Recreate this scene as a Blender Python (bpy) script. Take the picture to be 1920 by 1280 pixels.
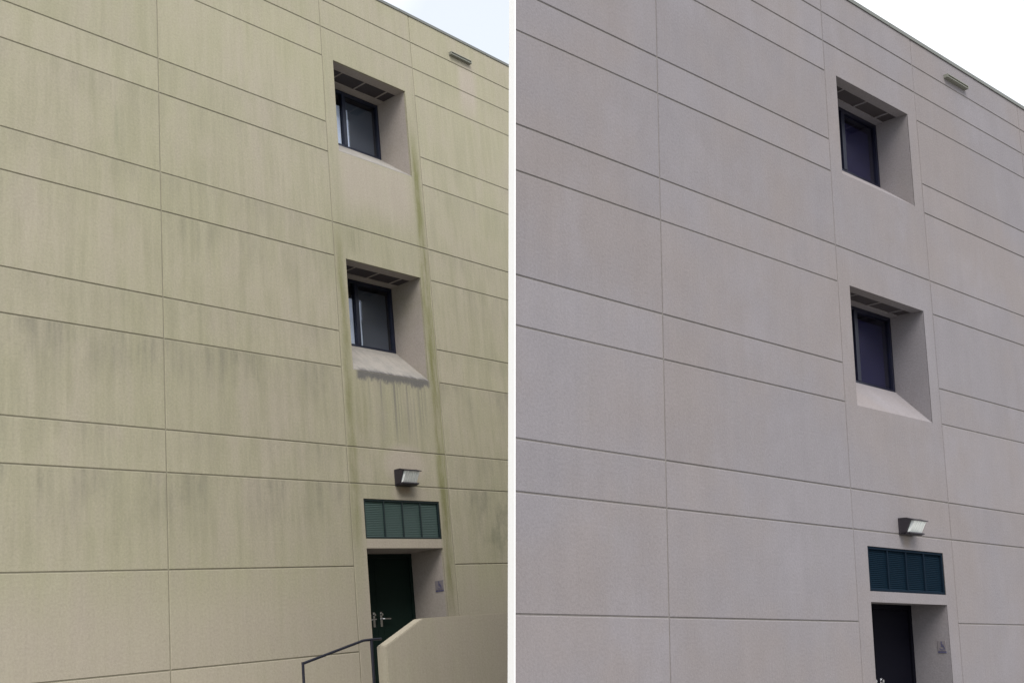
import bpy, bmesh, math, random
from mathutils import Matrix, Vector
random.seed(7)
scene = bpy.context.scene
col = scene.collection
for o in list(bpy.data.objects):
    bpy.data.objects.remove(o)

# ------------------------------------------------------------------ camera
EYE = 1.85
UP_CAM = (-0.044074, -0.96651, 0.252814)                                  # world up seen by the camera (x right, y down, z forward)
up = Vector(UP_CAM).normalized()
fw = Vector((0, 0, 1)); yw = (fw - up * fw.dot(up)).normalized(); xw = yw.cross(up)
W = Matrix((xw, yw, up))                       # camera frame -> world
cx, cy, cz = W @ Vector((1, 0, 0)), W @ Vector((0, -1, 0)), W @ Vector((0, 0, -1))
cam = bpy.data.cameras.new('camera'); co = bpy.data.objects.new('camera', cam); col.objects.link(co)
co.matrix_world = Matrix(((cx.x, cy.x, cz.x, 0), (cx.y, cy.y, cz.y, 0), (cx.z, cy.z, cz.z, EYE), (0, 0, 0, 1)))
cam.sensor_width = 36; cam.lens = 36 * 2100 / 1920; cam.clip_start = .1; cam.clip_end = 2000
scene.camera = co

# ------------------------------------------------------------------ sky, sun, exposure
SUN_EL, SUN_AZ = math.radians(51), math.radians(165)   # azimuth clockwise from +Y: bright sky behind the photographer's right
world = bpy.data.worlds.new('World'); scene.world = world; world.use_nodes = True
wt = world.node_tree; wt.nodes.clear()
wo = wt.nodes.new('ShaderNodeOutputWorld'); bg = wt.nodes.new('ShaderNodeBackground')
sky = wt.nodes.new('ShaderNodeTexSky'); sky.sky_type = 'NISHITA'; sky.sun_disc = False
sky.sun_elevation = SUN_EL; sky.sun_rotation = SUN_AZ; sky.dust_density = 2.0; sky.air_density = 1.0
tcw = wt.nodes.new('ShaderNodeTexCoord'); nzw = wt.nodes.new('ShaderNodeTexNoise')
nzw.inputs['Scale'].default_value = 2.2; nzw.inputs['Detail'].default_value = 5; nzw.inputs['Roughness'].default_value = .5
rpw = wt.nodes.new('ShaderNodeMapRange'); rpw.inputs[1].default_value = .38; rpw.inputs[2].default_value = .60
rpw.inputs[3].default_value = .55; rpw.inputs[4].default_value = .95
mxw = wt.nodes.new('ShaderNodeMix'); mxw.data_type = 'RGBA'
mxw.inputs[7].default_value = (8.6, 8.8, 9.1, 1)
mpw = wt.nodes.new('ShaderNodeMapping'); mpw.inputs['Location'].default_value = (0.02, .117, -.29)
wt.links.new(tcw.outputs['Generated'], mpw.inputs['Vector']); wt.links.new(mpw.outputs[0], nzw.inputs['Vector']); wt.links.new(nzw.outputs[0], rpw.inputs[0])
wt.links.new(rpw.outputs[0], mxw.inputs[0]); wt.links.new(sky.outputs[0], mxw.inputs[6])
wt.links.new(mxw.outputs[2], bg.inputs[0]); bg.inputs[1].default_value = .07
wt.links.new(bg.outputs[0], wo.inputs[0])
sun = bpy.data.lights.new('sun', 'SUN'); sun.energy = 1.4; sun.angle = math.radians(35); sun.color = (1, .95, .88)
so = bpy.data.objects.new('sun', sun); col.objects.link(so)
sd = Vector((math.sin(SUN_AZ) * math.cos(SUN_EL), math.cos(SUN_AZ) * math.cos(SUN_EL), math.sin(SUN_EL)))
so.rotation_euler = sd.to_track_quat('Z', 'Y').to_euler(); so.location = (0, 0, 40)
scene.view_settings.view_transform = 'Standard'; scene.view_settings.look = 'None'
scene.view_settings.gamma = 1; scene.view_settings.use_curve_mapping = False
scene.view_settings.exposure = 1.25
scene.render.engine = 'CYCLES'
scene.cycles.max_bounces = 5; scene.cycles.diffuse_bounces = 3

# ------------------------------------------------------------------ node helpers
class N:
    """a shader-node socket with arithmetic"""
    def __init__(s, nt, sock): s.nt, s.s = nt, sock
    def _m(s, op, *a, clamp=False):
        n = s.nt.nodes.new('ShaderNodeMath'); n.operation = op; n.use_clamp = clamp
        for i, v in enumerate((s,) + a):
            if isinstance(v, N): s.nt.links.new(v.s, n.inputs[i])
            else: n.inputs[i].default_value = v
        return N(s.nt, n.outputs[0])
    def __add__(s, o): return s._m('ADD', o)
    __radd__ = __add__
    def __sub__(s, o): return s._m('SUBTRACT', o)
    def __mul__(s, o): return s._m('MULTIPLY', o)
    __rmul__ = __mul__
    def max(s, o): return s._m('MAXIMUM', o)
    def min(s, o): return s._m('MINIMUM', o)
    def clamp(s): return s._m('ADD', 0.0, clamp=True)
    def inv(s): return (s * -1.0) + 1.0
    def ss(s, a, b, lo=0., hi=1.):            # smoothstep from a to b
        n = s.nt.nodes.new('ShaderNodeMapRange'); n.interpolation_type = 'SMOOTHSTEP'
        s.nt.links.new(s.s, n.inputs[0])
        if a > b: a, b, lo, hi = b, a, hi, lo
        for i, v in enumerate((a, b, lo, hi)): n.inputs[i + 1].default_value = v
        return N(s.nt, n.outputs[0])
    def box(s, a, b, soft): return s.ss(a - soft, a + soft) * s.ss(b + soft, b - soft)

def mat(name):
    m = bpy.data.materials.new(name); m.use_nodes = True; nt = m.node_tree
    return m, nt, nt.nodes['Principled BSDF']
def coords(nt):
    tc = nt.nodes.new('ShaderNodeTexCoord'); sp = nt.nodes.new('ShaderNodeSeparateXYZ')
    nt.links.new(tc.outputs['Object'], sp.inputs[0])
    return tc.outputs['Object'], N(nt, sp.outputs[0]), N(nt, sp.outputs[1]), N(nt, sp.outputs[2])
def noise(nt, vec, scale, stretch=(1, 1, 1), detail=4, rough=.55, off=(0, 0, 0)):
    mp = nt.nodes.new('ShaderNodeMapping'); mp.inputs['Scale'].default_value = [scale * k for k in stretch]
    mp.inputs['Location'].default_value = off
    nt.links.new(vec, mp.inputs['Vector'])
    n = nt.nodes.new('ShaderNodeTexNoise'); n.inputs['Scale'].default_value = 1
    n.inputs['Detail'].default_value = detail; n.inputs['Roughness'].default_value = rough
    nt.links.new(mp.outputs[0], n.inputs['Vector'])
    return N(nt, n.outputs[0])
def mix(nt, f, a, b, mode='MIX'):
    n = nt.nodes.new('ShaderNodeMix'); n.data_type = 'RGBA'; n.blend_type = mode; n.clamp_factor = True
    if isinstance(f, N): nt.links.new(f.s, n.inputs[0])
    else: n.inputs[0].default_value = f
    for i, v in ((6, a), (7, b)):
        if isinstance(v, tuple): n.inputs[i].default_value = v + (1,)
        else: nt.links.new(v, n.inputs[i])
    return n.outputs[2]
def bump(nt, bs, h, strength, dist):
    b = nt.nodes.new('ShaderNodeBump'); b.inputs['Strength'].default_value = strength; b.inputs['Distance'].default_value = dist
    nt.links.new(h.s, b.inputs['Height']); nt.links.new(b.outputs[0], bs.inputs['Normal'])
def val(nt, c, k):                                  # multiply a colour by a scalar socket
    return mix(nt, 1.0, c, comb(nt, k), 'MULTIPLY')
def comb(nt, k):
    n = nt.nodes.new('ShaderNodeCombineXYZ')
    for i in range(3): nt.links.new(k.s, n.inputs[i])
    return n.outputs[0]
def rnd(nt):
    n = nt.nodes.new('ShaderNodeObjectInfo'); return N(nt, n.outputs['Random'])

# ------------------------------------------------------------------ measured facades (metres; x along wall, y into it, z up)
GA = {'c1': -3.4295, 'roof': 10.9888, 'X': 10.3498, 'Y': 9.7714, 'Z': 9.172, 'A': 7.844, 'B': 7.2608, 'C': 5.9298, 'D': 5.3009, 'E': 3.9414, 'F': 3.3085, 'G': 1.9614, 'H': 1.3487, 'J': -1.332, 'ux0': 0.2575, 'ux1': 2.123, 'w1z0': 7.3509, 'w1z1': 9.1718, 'w2z0': 3.3038, 'w2z1': 5.3029, 'dx0': 0.296, 'dx1': 2.1154, 'dz1': 0.288, 'lz0': 0.4452, 'lz1': 1.1039, 'I': 0.0, 'c2': 0.0, 'c3': 2.4}
GB = {'c1': -3.4851, 'roof': 8.9387, 'X': 8.4472, 'Y': 7.9829, 'Z': 7.5144, 'A': 6.4723, 'B': 6.0004, 'C': 4.9276, 'D': 4.4144, 'E': 3.2983, 'F': 2.7768, 'G': 1.651, 'H': 1.1375, 'ux0': 0.2687, 'ux1': 2.137, 'w1z0': 6.034, 'w1z1': 7.535, 'w2z0': 2.7575, 'w2z1': 4.4174, 'dx0': 0.2905, 'dx1': 2.1301, 'dz1': 0.2469, 'lz0': 0.3813, 'lz1': 0.9449, 'I': 0.0, 'c2': 0.0, 'c3': 2.4}
MA = {'R': [[0.630074, -0.774496, -0.056235], [0.775935, 0.63078, 0.006389], [0.030523, -0.047661, 0.998397]], 't': [-2.69723, 18.30359, 1.17408]}
MB_ = {'R': [[0.755255, -0.653014, 0.056235], [0.654308, 0.756201, -0.006389], [-0.038353, 0.041621, 0.998397]], 't': [4.15084, 14.38874, -0.03333]}

# ------------------------------------------------------------------ materials
def stucco_dirty(g, name='stained_stucco', low=True):
    m, nt, bs = mat(name); v0, x, y, z = coords(nt)
    ro = rnd(nt)                                          # every panel weathers a little differently
    ad = nt.nodes.new('ShaderNodeVectorMath'); ad.operation = 'ADD'
    cb = nt.nodes.new('ShaderNodeCombineXYZ'); nt.links.new((ro * .5).s, cb.inputs[0]); nt.links.new((ro * 1.3).s, cb.inputs[2])
    nt.links.new(v0, ad.inputs[0]); nt.links.new(cb.outputs[0], ad.inputs[1]); v = ad.outputs[0]
    streak = noise(nt, v, 1.0, (3.4, 1, .42), 5, .62)
    fine = noise(nt, v, 1.0, (15, 4, .8), 4, .6, (3, 1, 7))
    big = noise(nt, v0, 1.0, (.45, .5, .40), 3, .55, (5, 2, 1))
    blot = noise(nt, v, 1.0, (1.9, 1, 1.2), 5, .62, (1, 8, 3))
    grain = noise(nt, v0, 30.0, (1, 1, 1), 3, .7)
    under_window = x.box(.28, 2.02, .16) * (z + (blot - .5) * .9).ss(g['C'] + .0, g['C'] + .75) * z.ss(g['w1z0'] + .1, g['w1z0'] - .1)
    halo = (((x - 1.35) * (x - 1.35)) * 2.2 + ((z - 1.72) * (z - 1.72)) * 5.0).ss(1.0, .15)
    below = (((x - 1.4) * (x - 1.4)) * 3.0 + ((z - 1.20) * (z - 1.20)) * 22.0).ss(1.0, .2)
    scup = (x + z * .0).box(3.80, 4.30, .12) * z.box(9.35, 10.5, .40)
    jamb = x.box(.2, 2.3, .06) * z.box(-2.2, 1.1, .05)
    lint = x.box(.3, 2.1, .02) * z.box(.28, .44, .01)
    inside = y.ss(.03, .06)
    shelter = (under_window * .75).max(halo * .9).max(below * .7).max(scup * .95).max(jamb * .45).max(lint * .9).max(inside)
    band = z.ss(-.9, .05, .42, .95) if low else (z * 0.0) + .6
    film = ((streak * .7 + big * .8 + blot * .7).ss(.75, 1.40) * .62 + .38) * band * shelter.inv()
    c = mix(nt, film, (.350, .312, .264), (.304, .293, .202))
    c = mix(nt, blot.ss(.50, .72) * .30, c, (.340, .322, .252))
    c = mix(nt, inside, c, (.335, .300, .276))
    open_ = shelter.inv()
    # broad grey-green grime, blotchy, drawn downwards, heavier on the lower storeys
    gr1 = (streak * .6 + blot * .6 + (noise(nt, v, 1, (9, 2, .6), 4, .68, (2, 6, 1)) * .55)).ss(.76, 1.10)
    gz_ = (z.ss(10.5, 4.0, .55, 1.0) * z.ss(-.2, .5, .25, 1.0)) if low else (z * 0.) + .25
    c = mix(nt, gr1 * gz_ * open_ * .38, c, (.186, .176, .128))
    # darker film gathers under joints and fades down the panel
    soot = None
    for zz, ln, st in ((g['H'], 1.1, .95), (g['G'], .6, .5), (g['F'], 1.1, .95), (g['E'], .55, .45), (g['D'], .9, .55), (g['C'], .5, .4), (g['B'], .8, .35), (g['A'], .45, .3), (g['Y'], .5, .25)):
        d = z.ss(zz - ln, zz - .03) * z.ss(zz + .01, zz - .02) * st
        soot = d if soot is None else soot.max(d)
    patch = noise(nt, v0, 1, (1.25, 1, .55), 5, .68, (4.3, 2, 1)).ss(.38, .64)
    tooth = noise(nt, v, 1, (8.5, 1, .55), 4, .65, (4.3, 7, 1)).ss(.34, .66, .25, 1.)
    colm = x.box(0., 2.4, .03).inv()
    if low: c = mix(nt, soot * patch * tooth * colm * open_ * .52, c, (.118, .114, .098))
    # mould at the right end of the wall, low down
    mould = x.ss(2.5, 3.6) * z.box(.15, 1.25, .30) * noise(nt, v0, 1, (2.6, 1, 1.9), 5, .7, (4, 4, 9)).ss(.40, .66)
    c = mix(nt, mould * .50, c, (.135, .140, .100))
    # algae where water runs down both edges of the window column
    wob = (noise(nt, v0, 1, (.0, 0, 1.1), 3, .5, (0, 0, 3)) - .5) * .14 + (streak - .5) * .10
    brk = noise(nt, v0, 1, (6, 1, .8), 5, .7, (2, 2, 2)).ss(.30, .64, .20, 1.)
    bandr = (x + wob).box(2.15, 2.33, .07) * z.box(-.9, 8.2, .9) * brk
    thin = (x + wob).box(2.34, 2.37, .02) * z.box(.2, 6.0, .8) * .8
    bandl = (x + wob).box(.05, .20, .08) * z.box(.4, 5.7, .5) * brk * .85
    bandm = (x - wob).box(.32, .50, .12) * z.box(2.0, 3.0, .4) * brk * .6
    if low: c = mix(nt, bandr.max(bandl).max(bandm).max(thin) * .82, c, (.150, .152, .060))
    # single run on the far left panel
    c = mix(nt, (x + wob * .3).box(-4.19, -4.14, .05) * z.box(6.15, 6.8, .2) * .40, c, (.16, .175, .115))
    # black drips hanging from the lower window's sill
    comb_n = noise(nt, v0, 1, (13, 1, .10), 5, .75, (7, 0, 0))
    lenn = noise(nt, v0, 1, (4.5, 0, 0), 3, .6, (3, 0, 0)).ss(.3, .7, .15, 1.35)
    rag = (noise(nt, v0, 1, (7, 1, 3), 4, .7, (1, 1, 5)) - .5) * .26
    t = (z * -1.0) + g['w2z0']                            # distance below the sill edge
    lip = x.box(.34, 2.12, .05) * (t + rag * 1.5).ss(.20, .08) * t.ss(-.03, .02)
    run = x.box(.50, 2.05, .12) * (t - lenn).ss(.15, -.55) * t.ss(-.02, .02) * comb_n.ss(.42, .68)
    run2 = x.box(.85, 1.75, .30) * t.box(.35, 1.1, .35) * comb_n.ss(.40, .62) * .45
    top = y.ss(.04, .16, 1., 0.) * inside * x.box(.34, 2.12, .1) * z.box(g['w2z0'] - .1, g['w2z0'] + .2, .02) * (rag * 4.).ss(-.3, .5)
    if low: c = mix(nt, (lip * .92).max(run * .62).max(run2).max(top * .5), c, (.115, .112, .112))
    r3 = x.box(.30, .66, .12) * z.box(g['w2z1'] + .15, g['C'] - .02, .15) * comb_n.ss(.40, .60) * .35
    c = mix(nt, r3, c, (.15, .15, .095))
    c = mix(nt, (x.box(1.12, 1.42, .08) * z.box(1.22, 1.34, .06)) * .40, c, (.24, .15, .07))   # rust below the lamp
    k = (grain - .5) * .46 + (blot - .5) * .18 + (fine - .5) * .14 + (streak - .5) * .12 + (ro - .5) * .06 + (1.0 if low else 1.20)  # stair wall copy lightened overall to offset shade
    c = val(nt, c, k)
    nt.links.new(c, bs.inputs['Base Color']); bs.inputs['Roughness'].default_value = .95
    bs.inputs['Specular IOR Level'].default_value = .2
    bump(nt, bs, grain, .5, .006)
    return m
def sill_mat(z_edge, heavy):
    m, nt, bs = mat('grimy_sill_stucco'); v, x, y, z = coords(nt)
    grain = noise(nt, v, 34, (1, 1, 1), 3, .7); blot = noise(nt, v, 1, (3.5, 5, 3.5), 5, .65)
    rag = noise(nt, v, 1, (9, 3, 3), 4, .7, (2, 1, 4)); combn = noise(nt, v, 1, (12, .6, .6), 4, .7, (5, 1, 1))
    c = mix(nt, blot.ss(.35, .65), (.290, .272, .250), (.235, .225, .210))
    if heavy:
        front = (y + (rag - .5) * .26).ss(.10, -.02) * x.box(.40, 2.12, .10)
        c = mix(nt, (front * .9).clamp(), c, (.085, .082, .086))
        c = mix(nt, combn.ss(.48, .68) * .30, c, (.16, .155, .145))
    c = val(nt, c, (grain - .5) * .46 + (blot - .5) * .2 + 1.)
    nt.links.new(c, bs.inputs['Base Color']); bs.inputs['Roughness'].default_value = .95; bs.inputs['Specular IOR Level'].default_value = .2
    bump(nt, bs, grain, .5, .006)
    return m
def stucco_clean(name='washed_stucco'):
    m, nt, bs = mat(name); v, x, y, z = coords(nt)
    big = noise(nt, v, 1.0, (.5, .5, .4), 4, .55, (2, 2, 6))
    blot = noise(nt, v, 1.0, (2.2, 1, 1.8), 5, .6, (6, 8, 3))
    st = noise(nt, v, 1.0, (7, 1, .4), 4, .6, (6, 3, 3))
    grain = noise(nt, v, 36.0, (1, 1, 1), 3, .7)
    c = mix(nt, big.ss(.35, .65), (.222, .201, .203), (.218, .206, .222))
    ghost = noise(nt, v, 1, (3.0, 1, .7), 5, .65, (9, 1, 2)).ss(.50, .72) * blot.ss(.40, .62)
    c = mix(nt, ghost * .22, c, (.185, .178, .165))
    pale = noise(nt, v, 1, (.9, 1, .7), 4, .6, (3, 5, 8)).ss(.52, .70)
    c = mix(nt, pale * .35, c, (.248, .236, .260))
    rust = x.box(1.15, 1.30, .06) * z.box(.98, 1.12, .05)
    c = mix(nt, rust * .3, c, (.22, .16, .08))
    k = (grain - .5) * .46 + (blot - .5) * .18 + (st - .5) * .10 + (rnd(nt) - .5) * .07 + 1.0
    c = val(nt, c, k)
    nt.links.new(c, bs.inputs['Base Color']); bs.inputs['Roughness'].default_value = .95
    bs.inputs['Specular IOR Level'].default_value = .2
    bump(nt, bs, grain, .5, .006)
    return m
def plain(name, c, rough=.6, metal=0., grain=.10, scale=30., spec=.5):
    m, nt, bs = mat(name); v, x, y, z = coords(nt)
    g = noise(nt, v, scale, (1, 1, 1), 4, .6); b = noise(nt, v, 2.2, (1, 1, 1), 3)
    nt.links.new(val(nt, mix(nt, 0., c, c), (g - .5) * (grain * 2) + (b - .5) * grain + 1.0), bs.inputs['Base Color'])
    bs.inputs['Roughness'].default_value = rough; bs.inputs['Metallic'].default_value = metal
    bs.inputs['Specular IOR Level'].default_value = spec
    return m
def glass(name, tint, refl=1.0):
    m = bpy.data.materials.new(name); m.use_nodes = True; nt = m.node_tree; nt.nodes.clear()
    o = nt.nodes.new('ShaderNodeOutputMaterial'); mx = nt.nodes.new('ShaderNodeMixShader')
    t = nt.nodes.new('ShaderNodeBsdfTransparent'); t.inputs[0].default_value = tint + (1,)
    gl = nt.nodes.new('ShaderNodeBsdfGlossy'); gl.inputs['Roughness'].default_value = .03; gl.inputs[0].default_value = (.85 * refl, .88 * refl, 1.0 * refl, 1)
    f = nt.nodes.new('ShaderNodeLayerWeight'); f.inputs[0].default_value = .5
    fr = N(nt, f.outputs['Facing'])._m('POWER', 4.0) * .9 + .05
    nt.links.new(fr.s, mx.inputs[0]); nt.links.new(t.outputs[0], mx.inputs[1]); nt.links.new(gl.outputs[0], mx.inputs[2])
    nt.links.new(mx.outputs[0], o.inputs[0])
    return m
M = {}
M['A'] = stucco_dirty(GA); M['stair'] = stucco_dirty(GA, 'brightened_stair_wall_stucco', False); M['B'] = stucco_clean()  # stair copy: wall stucco brightened to counter shade from the near building
M['sillA0'] = sill_mat(GA['w1z0'], False); M['sillA1'] = sill_mat(GA['w2z0'], True); M['sillB0'] = M['sillB1'] = M['B']
M['jointA'] = plain('joint_shade_brown', (.215, .20, .15), .9, grain=.3, scale=8)  # joints are recessed stucco; their shade is put into this darker colour
M['jointB'] = plain('joint_shade_grey', (.180, .166, .158), .9, grain=.25, scale=8)  # same for the clean wall: joint shade held in the colour
M['coping'] = plain('weathered_coping_metal', (.16, .165, .15), .5, .4)
M['white_divider'] = plain('white_divider_paint', (.85, .85, .85), .6, grain=.03)
M['frame'] = plain('dark_navy_window_frame', (.012, .016, .034), .35, .2)
M['frameB'] = plain('dark_indigo_window_frame', (.008, .009, .024), .35, .2)
M['glassA'] = glass('grey_glass', (.86, .89, .92)); M['glassB'] = glass('blue_tinted_glass', (.68, .68, .85), .9)
M['room'] = plain('dim_room', (.06, .062, .075), .9)
M['blind'] = plain('pale_strip_finish', (.82, .83, .90), .8)
M['blind_dark'] = plain('grey_blind', (.085, .092, .112), .8); M['blind_blue'] = plain('indigo_blind', (.030, .029, .058), .8)
M['soffit_mesh'] = plain('dark_soffit_mesh', (.050, .042, .046), .8, grain=.3, scale=60)
M['louvreA'] = plain('teal_green_louvre_paint', (.052, .088, .080), .45, grain=.15)
M['louvreB'] = plain('blue_green_louvre_paint', (.005, .015, .027), .7, grain=.15, spec=.05)
M['louvre_frameA'] = plain('dark_green_frame_paint', (.008, .018, .020), .4)
M['louvre_frameB'] = plain('dark_blue_frame_paint', (.005, .012, .022), .7, spec=.05)
M['door'] = plain('dark_green_door_paint', (.006, .016, .013), .6, grain=.15, spec=.15)
M['doorB'] = plain('black_blue_door_paint', (.003, .003, .007), .7, grain=.15, spec=.08)
M['chrome'] = plain('satin_steel', (.62, .62, .64), .25, 1.)
M['bronze'] = plain('dark_bronze_lamp_housing', (.022, .018, .024), .5, .1, grain=.2)
M['rail'] = plain('dark_blue_rail_paint', (.008, .009, .020), .4, grain=.15)
M['sign'] = plain('pale_blue_sign', (.185, .168, .180), .5, grain=.05); M['sign_mark'] = plain('blue_sign_mark', (.085, .082, .15), .5, grain=.05)
M['scupper'] = plain('grey_green_scupper', (.20, .205, .175), .6)
M['rear'] = plain('plain_pale_stucco', (.40, .385, .36), .95, grain=.12, scale=9, spec=.2)
M['concrete'] = plain('grey_concrete', (.30, .29, .27), .9, grain=.15, scale=12)
def lens_mat():
    m, nt, bs = mat('prismatic_lamp_glass'); v, x, y, z = coords(nt)
    w = noise(nt, v, 1, (70, 8, 8), 2, .5)
    nt.links.new(mix(nt, w.ss(.35, .65), (.60, .65, .65), (.86, .89, .88)), bs.inputs['Base Color'])
    bs.inputs['Roughness'].default_value = .15; bump(nt, bs, w, .6, .01)
    return m
M['lens'] = lens_mat()

# ------------------------------------------------------------------ mesh helpers
def link(name, bm, m, parent=None, mw=None, smooth=False):
    me = bpy.data.meshes.new(name); bm.to_mesh(me); bm.free()
    for p in me.polygons: p.use_smooth = smooth
    o = bpy.data.objects.new(name, me); col.objects.link(o)
    if m: me.materials.append(m)
    if parent: o.parent = parent
    if mw is not None: o.matrix_world = mw
    return o
def box_into(bm, x0, x1, y0, y1, z0, z1):
    vs = [bm.verts.new(p) for p in ((x0, y0, z0), (x1, y0, z0), (x1, y1, z0), (x0, y1, z0), (x0, y0, z1), (x1, y0, z1), (x1, y1, z1), (x0, y1, z1))]
    for f in ((3, 2, 1, 0), (4, 5, 6, 7), (0, 1, 5, 4), (1, 2, 6, 5), (2, 3, 7, 6), (3, 0, 4, 7)): bm.faces.new([vs[i] for i in f])
def boxes(*bs, bevel=0.):
    bm = bmesh.new()
    for b in bs: box_into(bm, *b)
    if bevel: bmesh.ops.bevel(bm, geom=bm.edges[:], offset=bevel, segments=2, affect='EDGES', profile=.5)
    return bm
def prism(poly, x0, x1, axis='x'):
    """poly in (y,z) swept along x, or (x,z) swept along y"""
    bm = bmesh.new()
    f = (lambda a, p: (a, p[0], p[1])) if axis == 'x' else (lambda a, p: (p[0], a, p[1]))
    a = [bm.verts.new(f(x0, p)) for p in poly]; b = [bm.verts.new(f(x1, p)) for p in poly]
    n = len(poly)
    bm.faces.new(a); bm.faces.new(b[::-1])
    for i in range(n): bm.faces.new((a[i], b[i], b[(i + 1) % n], a[(i + 1) % n]))
    bmesh.ops.recalc_face_normals(bm, faces=bm.faces[:])
    return bm
def tube(pts, r, seg=12):
    bm = bmesh.new(); pts = [Vector(p) for p in pts]; rings = []
    for i, p in enumerate(pts):
        t = ((pts[min(i + 1, len(pts) - 1)] - pts[max(i - 1, 0)])).normalized()
        a = t.cross(Vector((.13, .97, .21))).normalized(); b = t.cross(a)
        rings.append([bm.verts.new(p + a * r * math.cos(2 * math.pi * k / seg) + b * r * math.sin(2 * math.pi * k / seg)) for k in range(seg)])
    for q, w in zip(rings, rings[1:]):
        for k in range(seg): bm.faces.new((q[k], q[(k + 1) % seg], w[(k + 1) % seg], w[k]))
    bm.faces.new(rings[0][::-1]); bm.faces.new(rings[-1])
    bmesh.ops.recalc_face_normals(bm, faces=bm.faces[:])
    return bm
def holed(x0, x1, z0, z1, y0, y1, holes, ch=.007, left=None):
    """slab with rectangular openings and chamfered outer edge; left(z) may rake the left edge"""
    bm = bmesh.new()
    L = (lambda z: left(z)) if left else (lambda z: x0)
    def xx(x, z, d=0): return (L(z) + d) if x == x0 else x
    xs = sorted({x0, x1} | {h[0] for h in holes} | {h[1] for h in holes})
    zs = sorted({z0, z1} | {h[2] for h in holes} | {h[3] for h in holes})
    def inset(x, z): return (x0 if x == x0 else x1 - ch if x == x1 else x), (z0 + ch if z == z0 else z1 - ch if z == z1 else z)
    V = {}
    def fv(x, z):
        if (x, z) not in V:
            a, b = inset(x, z)
            V[(x, z)] = bm.verts.new((xx(x, b, ch) if x == x0 else a, y0, b))
        return V[(x, z)]
    Wd = {}
    def sv(x, z, y):
        k = (x, z, y)
        if k not in Wd: Wd[k] = bm.verts.new((xx(x, z), y, z))
        return Wd[k]
    inside = lambda a, b, c, d: any(h[0] <= a and b <= h[1] and h[2] <= c and d <= h[3] for h in holes)
    for a, b in zip(xs, xs[1:]):
        for c, d in zip(zs, zs[1:]):
            if not inside(a, b, c, d): bm.faces.new((fv(a, c), fv(b, c), fv(b, d), fv(a, d)))
    per = [(a, z0) for a in xs] + [(x1, c) for c in zs[1:]] + [(a, z1) for a in xs[::-1][1:]] + [(x0, c) for c in zs[::-1][1:-1]]
    n = len(per); yc = y0 + ch
    for i in range(n):
        p, q = per[i], per[(i + 1) % n]
        if (p in V) and (q in V):
            bm.faces.new((V[q], V[p], sv(*p, yc), sv(*q, yc)))
            bm.faces.new((sv(*q, yc), sv(*p, yc), sv(*p, y1), sv(*q, y1)))
    return bm

# ------------------------------------------------------------------ ground
bm = bmesh.new()
vs = [bm.verts.new(p) for p in ((-600, -600, 0), (600, -600, 0), (600, 600, 0), (-600, 600, 0))]; bm.faces.new(vs)
gm, nt, bs = mat('pale_paving'); v, x, y, z = coords(nt)
gn = noise(nt, v, .6, (1, 1, 1), 6, .6); gf = noise(nt, v, 25, (1, 1, 1), 3)
nt.links.new(val(nt, mix(nt, gn.ss(.35, .65), (.22, .21, .19), (.29, .28, .25)), (gf - .5) * .3 + 1.), bs.inputs['Base Color']); bs.inputs['Roughness'].default_value = .9
gr = link('ground', bm, gm); gr['kind'] = 'structure'

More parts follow.
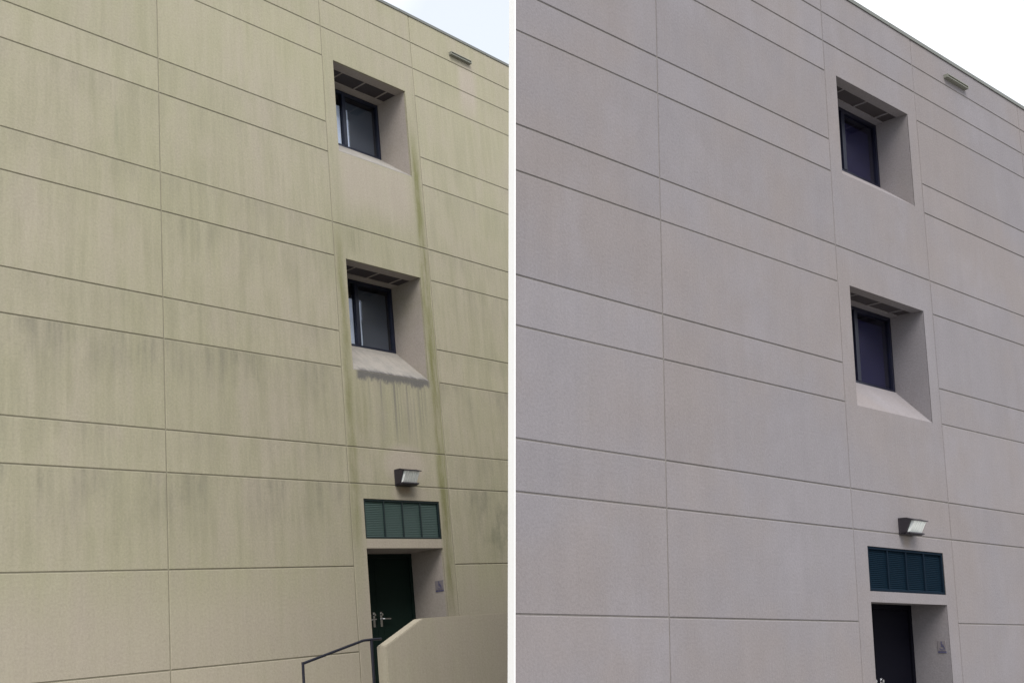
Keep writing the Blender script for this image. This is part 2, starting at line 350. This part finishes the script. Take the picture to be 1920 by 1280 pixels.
# ------------------------------------------------------------------ buildings
def mw_of(m):
    R, t = m['R'], m['t']
    return Matrix(((R[0][0], R[0][1], R[0][2], t[0]), (R[1][0], R[1][1], R[1][2], t[1]), (R[2][0], R[2][1], R[2][2], t[2] + EYE), (0, 0, 0, 1)))
def building(tag, g, mw, D, cols, left=None, zbot=-4.2, gap=.017):
    st, jm = M[tag], M['joint' + tag]; fr = M['frame'] if tag == 'A' else M['frameB']
    k = 1.0 if tag == 'A' else .82                        # small fittings follow the storey height
    B = bpy.data.objects.new('stucco_building', None); col.objects.link(B); B.matrix_world = mw
    B.empty_display_size = 1
    wins = [(g['ux0'], g['ux1'], g['w1z0'], g['w1z1']), (g['ux0'], g['ux1'], g['w2z0'], g['w2z1'])]
    vent = (g['dx0'], g['dx1'], g['lz0'], g['lz1'])
    door_b = g['landing']
    door = (g['dx0'], g['dx1'], door_b, g['dz1'])
    holes = wins + [vent, door]
    x0, x1 = cols[0], cols[-1]; top = g['roof']
    L = left or (lambda z: x0)
    # core of the building: front sheet behind the joints, then sides, back and roof
    bm = holed(x0, x1, zbot, top - .02, .011, .05, holes, .0001, left)
    ym = .05
    if tag == 'A':
        back = [(x1, 14.), (x0, 14.)]
    else:
        back = [(x1, 5.6), (x0 + .5, .34)]
    fl = [(None, ym), (x1, ym)] + back
    def P(i, z): return ((L(z) if fl[i][0] is None else fl[i][0]), fl[i][1], z)
    link('core_wall', bm, jm, B); bm = bmesh.new()
    lo = [bm.verts.new(P(i, zbot)) for i in range(len(fl))]; hi = [bm.verts.new(P(i, top - .02)) for i in range(len(fl))]
    for i in range(1, len(fl)):
        j = (i + 1) % len(fl); bm.faces.new((lo[i], lo[j], hi[j], hi[i]))
    bm.faces.new(hi)
    link('rear_wall', bm, M['rear'], B)
    # stucco panels, one object each
    rows = [zbot, g['J'], 0., g['H'], g['G'], g['F'], g['E'], g['D'], g['C'], g['B'], g['A'], g['Z'], g['Y'], g['X'], top]
    mid = [zbot, g['H'], g['G'], g['C'], g['Y'], g['X'], top]
    h = gap / 2
    for a, b in zip(cols, cols[1:]):
        rr = mid if abs(a) < 1e-6 else rows
        for c, d in zip(rr, rr[1:]):
            hs = [q for q in holes if abs(a) < 1e-6 and q[2] > c and q[3] <= d]
            a2 = a if a == x0 else a + h; b2 = b if b == x1 else b - h
            lf = left if (left and a == x0) else None
            dz = random.uniform(0, .0025)
            pbm = holed(a2, b2, c + (h if c != zbot else 0), d - (h if d != top else .03), dz, .04, hs, .007, lf)
            link('wall_panel', pbm, st, B)
    # metal coping along the roof edge
    xl = L(top) - .02 if left else x0
    n_c = max(2, round((x1 - xl) / 2.6)); lc = (x1 - xl) / n_c
    for i in range(n_c):
        p, q = xl + i * lc + .004, xl + (i + 1) * lc - .004; e = random.uniform(-.003, .003)
        link('coping_section', boxes((p, q, -.010, .34, top - .025, top + .022 + e), (p, q, -.016, -.0095, top - .045 + e, top + .018), bevel=.003), M['coping'], B)
    # windows
    for wi, (a, b, c, d) in enumerate(wins):
        zin = g['win_in'][wi]; yw_ = D; t = .055 * k; cxm = (a + b) / 2
        yb = yw_ + .08
        w = link('window', boxes((a, a + t, yw_, yb, zin, d), (b - t, b, yw_, yb, zin, d), (a + t, b - t, yw_, yb, d - t * 1.2, d), (a + t, b - t, yw_, yb, zin, zin + t), bevel=.004), fr, B)
        link('mullion', boxes((cxm - .04, cxm + .045, yw_ - .012, yb, zin + t, d - t * 1.2), bevel=.004), fr, w)
        for p0, p1 in ((a + t, cxm - .04), (cxm + .045, b - t)):
            link('pane', boxes((p0, p1, yw_ + .035, yw_ + .041, zin + t, d - t * 1.2)), M['glass' + tag], w)
        # room behind the glass
        rb = bmesh.new(); box_into(rb, a - .3, b + .3, yb + .001, yb + 1.1, zin - .3, d + .2)
        for f in list(rb.faces):
            if f.calc_center_median().y < yb + .01: bmesh.ops.delete(rb, geom=[f], context='FACES_ONLY'); break
        bmesh.ops.reverse_faces(rb, faces=rb.faces[:])
        link('room', rb, M['room'], w)
        # grey blind hanging a hand behind the panes, pale strips beside the mullion
        link('blind', boxes((cxm + .10, b - t, yb + .05, yb + .056, zin + t, d - .12)), M['blind_dark' if tag == 'A' else 'blind_blue'], w)
        if tag == 'A':
            hh = zin + (d - zin) * (.72 if wi == 0 else .70)
            link('pale_strip', boxes((cxm + .085, cxm + .145, yw_ + .062, yw_ + .075, zin + t, hh)), M['blind'], w)
            link('pale_strip', boxes((a + t, cxm - .055, yw_ + .062, yw_ + .075, zin + t, hh + .03)), M['blind'], w)
        # deep stucco reveal: sloping sill, side jambs, soffit with a mesh strip
        s0 = .0025
        link('sill', prism([(s0 + .0005, c - .05), (s0 + .0005, c + .012), (yw_ + .001, zin + .012), (yw_ + .07, zin + .012), (yw_ + .07, c - .05)], a + .003, b - .003), M['sill%s%d' % (tag, wi)], w)
        link('side_reveal', boxes((b - .001, b + .04, s0 + .008, yw_ + .03, c - .2, d + .02)), st, w)
        link('side_reveal', boxes((a - .04, a + .001, s0 + .008, yw_ + .03, c - .2, d + .02)), st, w)
        y1, y2 = D * .32, D * .77
        link('soffit', boxes((a - .02, b + .02, s0 + .006, y1, d - .001, d + .05), (a - .02, b + .02, y2, yw_ + .04, d - .001, d + .05)), st, w)
        link('soffit_mesh', boxes((a, b, y1 - .01, y2 + .01, d + .016, d + .03)), M['soffit_mesh'], w)
        for u in (a + .455, a + 1.045, a + 1.625):
            link('soffit_bar', boxes((u - .013, u + .013, y1, y2, d + .001, d + .0155)), st, w)
    # louvred vent over the door
    a, b, c, d = vent; t = .035
    v = link('louvre_vent', boxes((a + .002, b - .002, .012, .075, d - t, d - .002), (a + .002, b - .002, .012, .075, c + .002, c + t), (a + .002, a + t, .012, .075, c + t, d - t), (b - t, b - .002, .012, .075, c + t, d - t), bevel=.003), M['louvre_frame' + tag], B)
    bw = (b - a - 2 * t) / 4
    for i in range(4):
        p = a + t + i * bw; ns = 20; hh = (d - c - 2 * t) / ns
        sb = bmesh.new()
        for j in range(ns):
            z0 = c + t + j * hh
            q = [sb.verts.new(w_) for w_ in ((p + .014, .032, z0), (p + bw - .014, .032, z0), (p + bw - .014, .050, z0 + hh * 1.02), (p + .014, .050, z0 + hh * 1.02), (p + .014, .037, z0), (p + bw - .014, .037, z0), (p + bw - .014, .055, z0 + hh * 1.02), (p + .014, .055, z0 + hh * 1.02))]
            for f in ((0, 1, 2, 3), (7, 6, 5, 4), (1, 0, 4, 5), (3, 2, 6, 7)): sb.faces.new([q[n_] for n_ in f])
        sl = link('louvre_slats', sb, M['louvre' + tag], v); sl['kind'] = 'stuff'
        if i: link('vent_bar', boxes((p - .014, p + .014, .016, .07, c + t, d - t), bevel=.003), M['louvre_frame' + tag], v)
    link('vent_backing', boxes((a, b, .076, .085, c, d)), M['soffit_mesh'], v)
    # recessed doorway with a pair of doors
    a, b, c, d = door
    rc = link('door_recess', boxes((b - .001, b + .05, .010, D + .1, c, d + .03), (a - .05, a + .001, .010, D + .1, c, d + .03), (a + .001, b - .001, .010, D + .1, d - .001, d + .05)), st, B)
    link('door_frame', boxes((a + .001, a + .06, D, D + .1, c, d - .001), (b - .06, b - .001, D, D + .1, c, d - .001), (a + .06, b - .06, D, D + .1, d - .07, d - .001), bevel=.004), M['door' if tag == 'A' else 'doorB'], rc)
    cm = (a + b) / 2
    for s, p0, p1 in ((-1, a + .063, cm - .003), (1, cm + .003, b - .063)):
        dm = M['door' if tag == 'A' else 'doorB']
        ds = [(p0, p1, D + .03, D + .075, c + .01, d - .073)]
        lf = link('door', boxes(*ds, bevel=.004), dm, B)
        link('door_panel', boxes((p0 + .14, p1 - .14, D + .022, D + .032, c + .25, c + .95), bevel=.006), dm, lf)
        hz = g['handle_z']; hx = cm + s * .085
        link('lock_plate', boxes((hx - .026, hx + .026, D + .018, D + .03, hz - .13 * k, hz + .12 * k), bevel=.006), M['chrome'], lf)
        link('lever_handle', tube([(hx, D + .03, hz), (hx, D - .03, hz), (hx + s * .012, D - .042, hz), (hx + s * .16, D - .042, hz - .006)], .014), M['chrome'], lf)
        link('lock_cylinder', tube([(hx, D + .02, hz + .075 * k), (hx, D - .012, hz + .075 * k)], .022), M['chrome'], lf)
    # overflow scupper near the roof edge
    q0, q1, qz = g['scup']
    qh = .070 * k; qo = .075
    sc = link('scupper', boxes((q0, q1, -qo, .02, qz + qh - .012, qz + qh), (q0, q1, -qo, .02, qz, qz + .012), (q0, q0 + .012, -qo, .02, qz + .012, qz + qh - .012), (q1 - .012, q1, -qo, .02, qz + .012, qz + qh - .012), bevel=.002), M['scupper'], B)
    link('scupper_flap', boxes((q0 + .012, q1 - .012, -qo + .02, -qo + .03, qz + .012, qz + qh - .012)), M['scupper'], sc)
    return B

GA.update(landing=-1.95, win_in=(7.97, 4.005), handle_z=-.815, scup=(3.56, 4.20, 10.49))
GB.update(landing=-1.80, win_in=(6.485, 3.275), handle_z=-.815, scup=(3.36, 4.02, 8.56), J=-1.09)
mwA, mwB = mw_of(MA), mw_of(MB_)
bA = building('A', GA, mwA, .78, [-13.7, -10.3, -6.86, GA['c1'], 0., 2.4, 5.83, 9.26, 12.7])
bA['label'] = 'yellowish algae-stained stucco building with dark drips under its lower window'; bA['category'] = 'building'
EB = lambda z: -5.62 - .0143 * z
bB = building('B', GB, mwB, .54, [-5.62, GB['c1'], 0., 2.4, 5.885, 9.37], left=EB, gap=.014)
bB['label'] = 'clean washed pale grey stucco building with dark blue windows'; bB['category'] = 'building'
for b in (bA, bB): b['group'] = 'stucco buildings'
# added white strip dividing the two views, set on the clean facade's near end
bm = bmesh.new()
zt, zb = GB['roof'] - .03, -4.2
def ring(z): return [bm.verts.new((EB(z) + dx, yy, z)) for dx, yy in ((-.004, -.003), (.012, -.003), (.012, .09), (-.004, .09))]
r0, r1 = ring(zb), ring(zt)
for i in range(4): bm.faces.new((r0[i], r0[(i + 1) % 4], r1[(i + 1) % 4], r1[i]))
bm.faces.new(r1); bm.faces.new(r0[::-1]); bmesh.ops.recalc_face_normals(bm, faces=bm.faces[:])
ct = link('divider_strip', bm, M['white_divider'], bB)

# ------------------------------------------------------------------ wall lamps over the doors
def lamp(mw, u, z, w, h, d, label):
    E = bpy.data.objects.new('wall_lamp', None); col.objects.link(E); E.matrix_world = mw @ Matrix.Translation((u, 0, z))
    E['label'] = label; E['category'] = 'lamp'; E['group'] = 'wall lamps over the doors'
    link('back_plate', boxes((0, w, -.03, .001, 0, h), bevel=.006), M['bronze'], E)
    cheek = [(-.03, .0), (-.03, h), (-d * .55, h), (-d * .80, h * .88), (-d * .46, h * .12), (-d * .46, 0)]
    link('side_cheek', prism(cheek, 0, .03), M['bronze'], E)
    link('side_cheek', prism(cheek, w - .03, w), M['bronze'], E)
    link('visor', prism([(-.03, h * .93), (-.03, h), (-d * .5, h), (-d, h * .86), (-d, h * .80), (-d * .5, h * .92)], -.002, w + .002), M['bronze'], E)
    link('bottom_lip', prism([(-.03, 0), (-.03, h * .10), (-d * .70, h * .13), (-d * .72, h * .06), (-d * .46, -.004)], .0, w), M['bronze'], E)
    ln = [(-.05, h * .12), (-d * .60, h * .135), (-d * .96, h * .80), (-d * .5, h * .90), (-.05, h * .90)]
    link('lens', prism(ln, .033, w - .033), M['lens'], E)
lamp(mwA, 1.05, 1.345, .40, .275, .27, 'dark bronze wall lamp above the green louvred vent on the stained wall')
lamp(mwB, 1.05, 1.135, .36, .215, .23, 'dark bronze wall lamp above the blue louvred vent on the clean wall')

# ------------------------------------------------------------------ access signs on the right-hand door reveals
def sign(mw, u, y0, y1, z0, z1, label):
    E = bpy.data.objects.new('access_sign', None); col.objects.link(E); E.matrix_world = mw @ Matrix.Translation((u - .004, (y0 + y1) / 2, z0))
    E['label'] = label; E['category'] = 'sign'; E['group'] = 'access signs in the doorways'
    hw = (y1 - y0) / 2; h = z1 - z0
    link('plate', boxes((-.006, 0.0035, -hw, hw, h * .16, h), bevel=.002), M['sign'], E)
    link('caption_strip', boxes((-.006, 0.0035, -hw, hw, 0, h * .12), bevel=.002), M['sign_mark'], E)
    # seated figure with wheel, flat raised mark
    bm = bmesh.new(); n = 20; s = h * .84; oz = h * .16; X = -.0085
    def disc(cy, cz, r):
        vs = [bm.verts.new((X, cy + r * math.cos(2 * math.pi * i / n), cz + r * math.sin(2 * math.pi * i / n))) for i in range(n)]; bm.faces.new(vs)
    disc(.02 * s, oz + .84 * s, .08 * s)
    ra, rb_ = .27 * s, .20 * s; pr = None
    for i in range(15):
        a = math.radians(110 + i * 17); q = [bm.verts.new((X, -.0 + r * math.cos(a), oz + .34 * s + r * math.sin(a))) for r in (ra, rb_)]
        if pr: bm.faces.new((pr[0], q[0], q[1], pr[1]))
        pr = q
    def bar(p, q, w):
        p, q = Vector(p), Vector(q); t = (q - p).normalized(); nn = Vector((-t.y, t.x)) * w / 2
        bm.faces.new([bm.verts.new((X, v_.x, v_.y)) for v_ in (p - nn, q - nn, q + nn, p + nn)])
    bar((.02 * s, oz + .74 * s), (.02 * s, oz + .40 * s), .11 * s); bar((-.03 * s, oz + .42 * s), (-.26 * s, oz + .42 * s), .10 * s)
    bar((-.22 * s, oz + .42 * s), (-.34 * s, oz + .14 * s), .09 * s); bar((.0, oz + .60 * s), (-.2 * s, oz + .60 * s), .07 * s)
    link('wheelchair_mark', bm, M['sign_mark'], E)
sign(mwA, GA['dx1'], .055, .245, -.445, -.255, 'small blue access sign in the doorway behind the stained stair wall')
sign(mwB, GB['dx1'], .06, .18, -.385, -.225, 'small blue access sign in the doorway of the clean building')

# ------------------------------------------------------------------ stair wall, stairs and handrail in front of the stained building
YW = -1.5; LZ = GA['landing']
zt = -.945; gz = -3.35
poly = [(-.87, gz), (-.87, -1.292), (-.07, zt), (6.6, zt), (6.6, gz)]
bm = prism(poly, YW, YW + .20, 'y')
bmesh.ops.bevel(bm, geom=bm.edges[:], offset=.012, segments=2, affect='EDGES')
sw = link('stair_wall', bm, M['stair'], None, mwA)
sw['label'] = 'low stained stucco wall with a sloping end shielding the doorway'; sw['category'] = 'wall'
E = bpy.data.objects.new('staircase', None); col.objects.link(E); E.matrix_world = mwA
E['label'] = 'concrete landing and steps behind the low stair wall at the stained door'; E['category'] = 'stairs'
link('landing', boxes((-.25, 6.6, YW + .202, -.004, gz, LZ), bevel=.01), M['concrete'], E)
link('threshold', boxes((GA['dx0'] + .06, GA['dx1'] - .06, .0, .9, LZ - .1, LZ + .008)), M['concrete'], E)
for i in range(6):
    x1_ = -.252 - i * .32
    link('step', boxes((x1_ - .318, x1_, YW + .202, -.004, gz, LZ - (i + 1) * .165), bevel=.01), M['concrete'], E)
R_ = bpy.data.objects.new('handrail', None); col.objects.link(R_); R_.matrix_world = mwA
R_['label'] = 'dark blue tubular handrail sloping down from the stair wall'; R_['category'] = 'handrail'
ym = YW + .10
zz = lambda x: -1.425 + (x + 2.349) * .206
link('top_rail', tube([(-2.33, ym, zz(-2.33)), (-1.25, ym, zz(-1.25)), (-1.21, ym, -1.192), (-1.13, ym, -1.189), (-.86, ym, -1.189)], .019), M['rail'], R_)
link('post', tube([(-2.33, ym, zz(-2.33) + .02), (-2.33, ym, gz)], .019), M['rail'], R_)
link('post', tube([(-1.055, ym, -1.195), (-1.055, ym, gz)], .021), M['rail'], R_)
# entrance slab of the clean building
es = link('entrance_slab', boxes((-.3, 2.7, -1.2, -.004, -2.6, GB['landing']), (GB['dx0'] + .06, GB['dx1'] - .06, -.003, .66, -2.6, GB['landing'] + .008), bevel=.005), M['concrete'], None, mwB)
es['label'] = 'concrete slab before the door of the clean building'; es['category'] = 'slab'
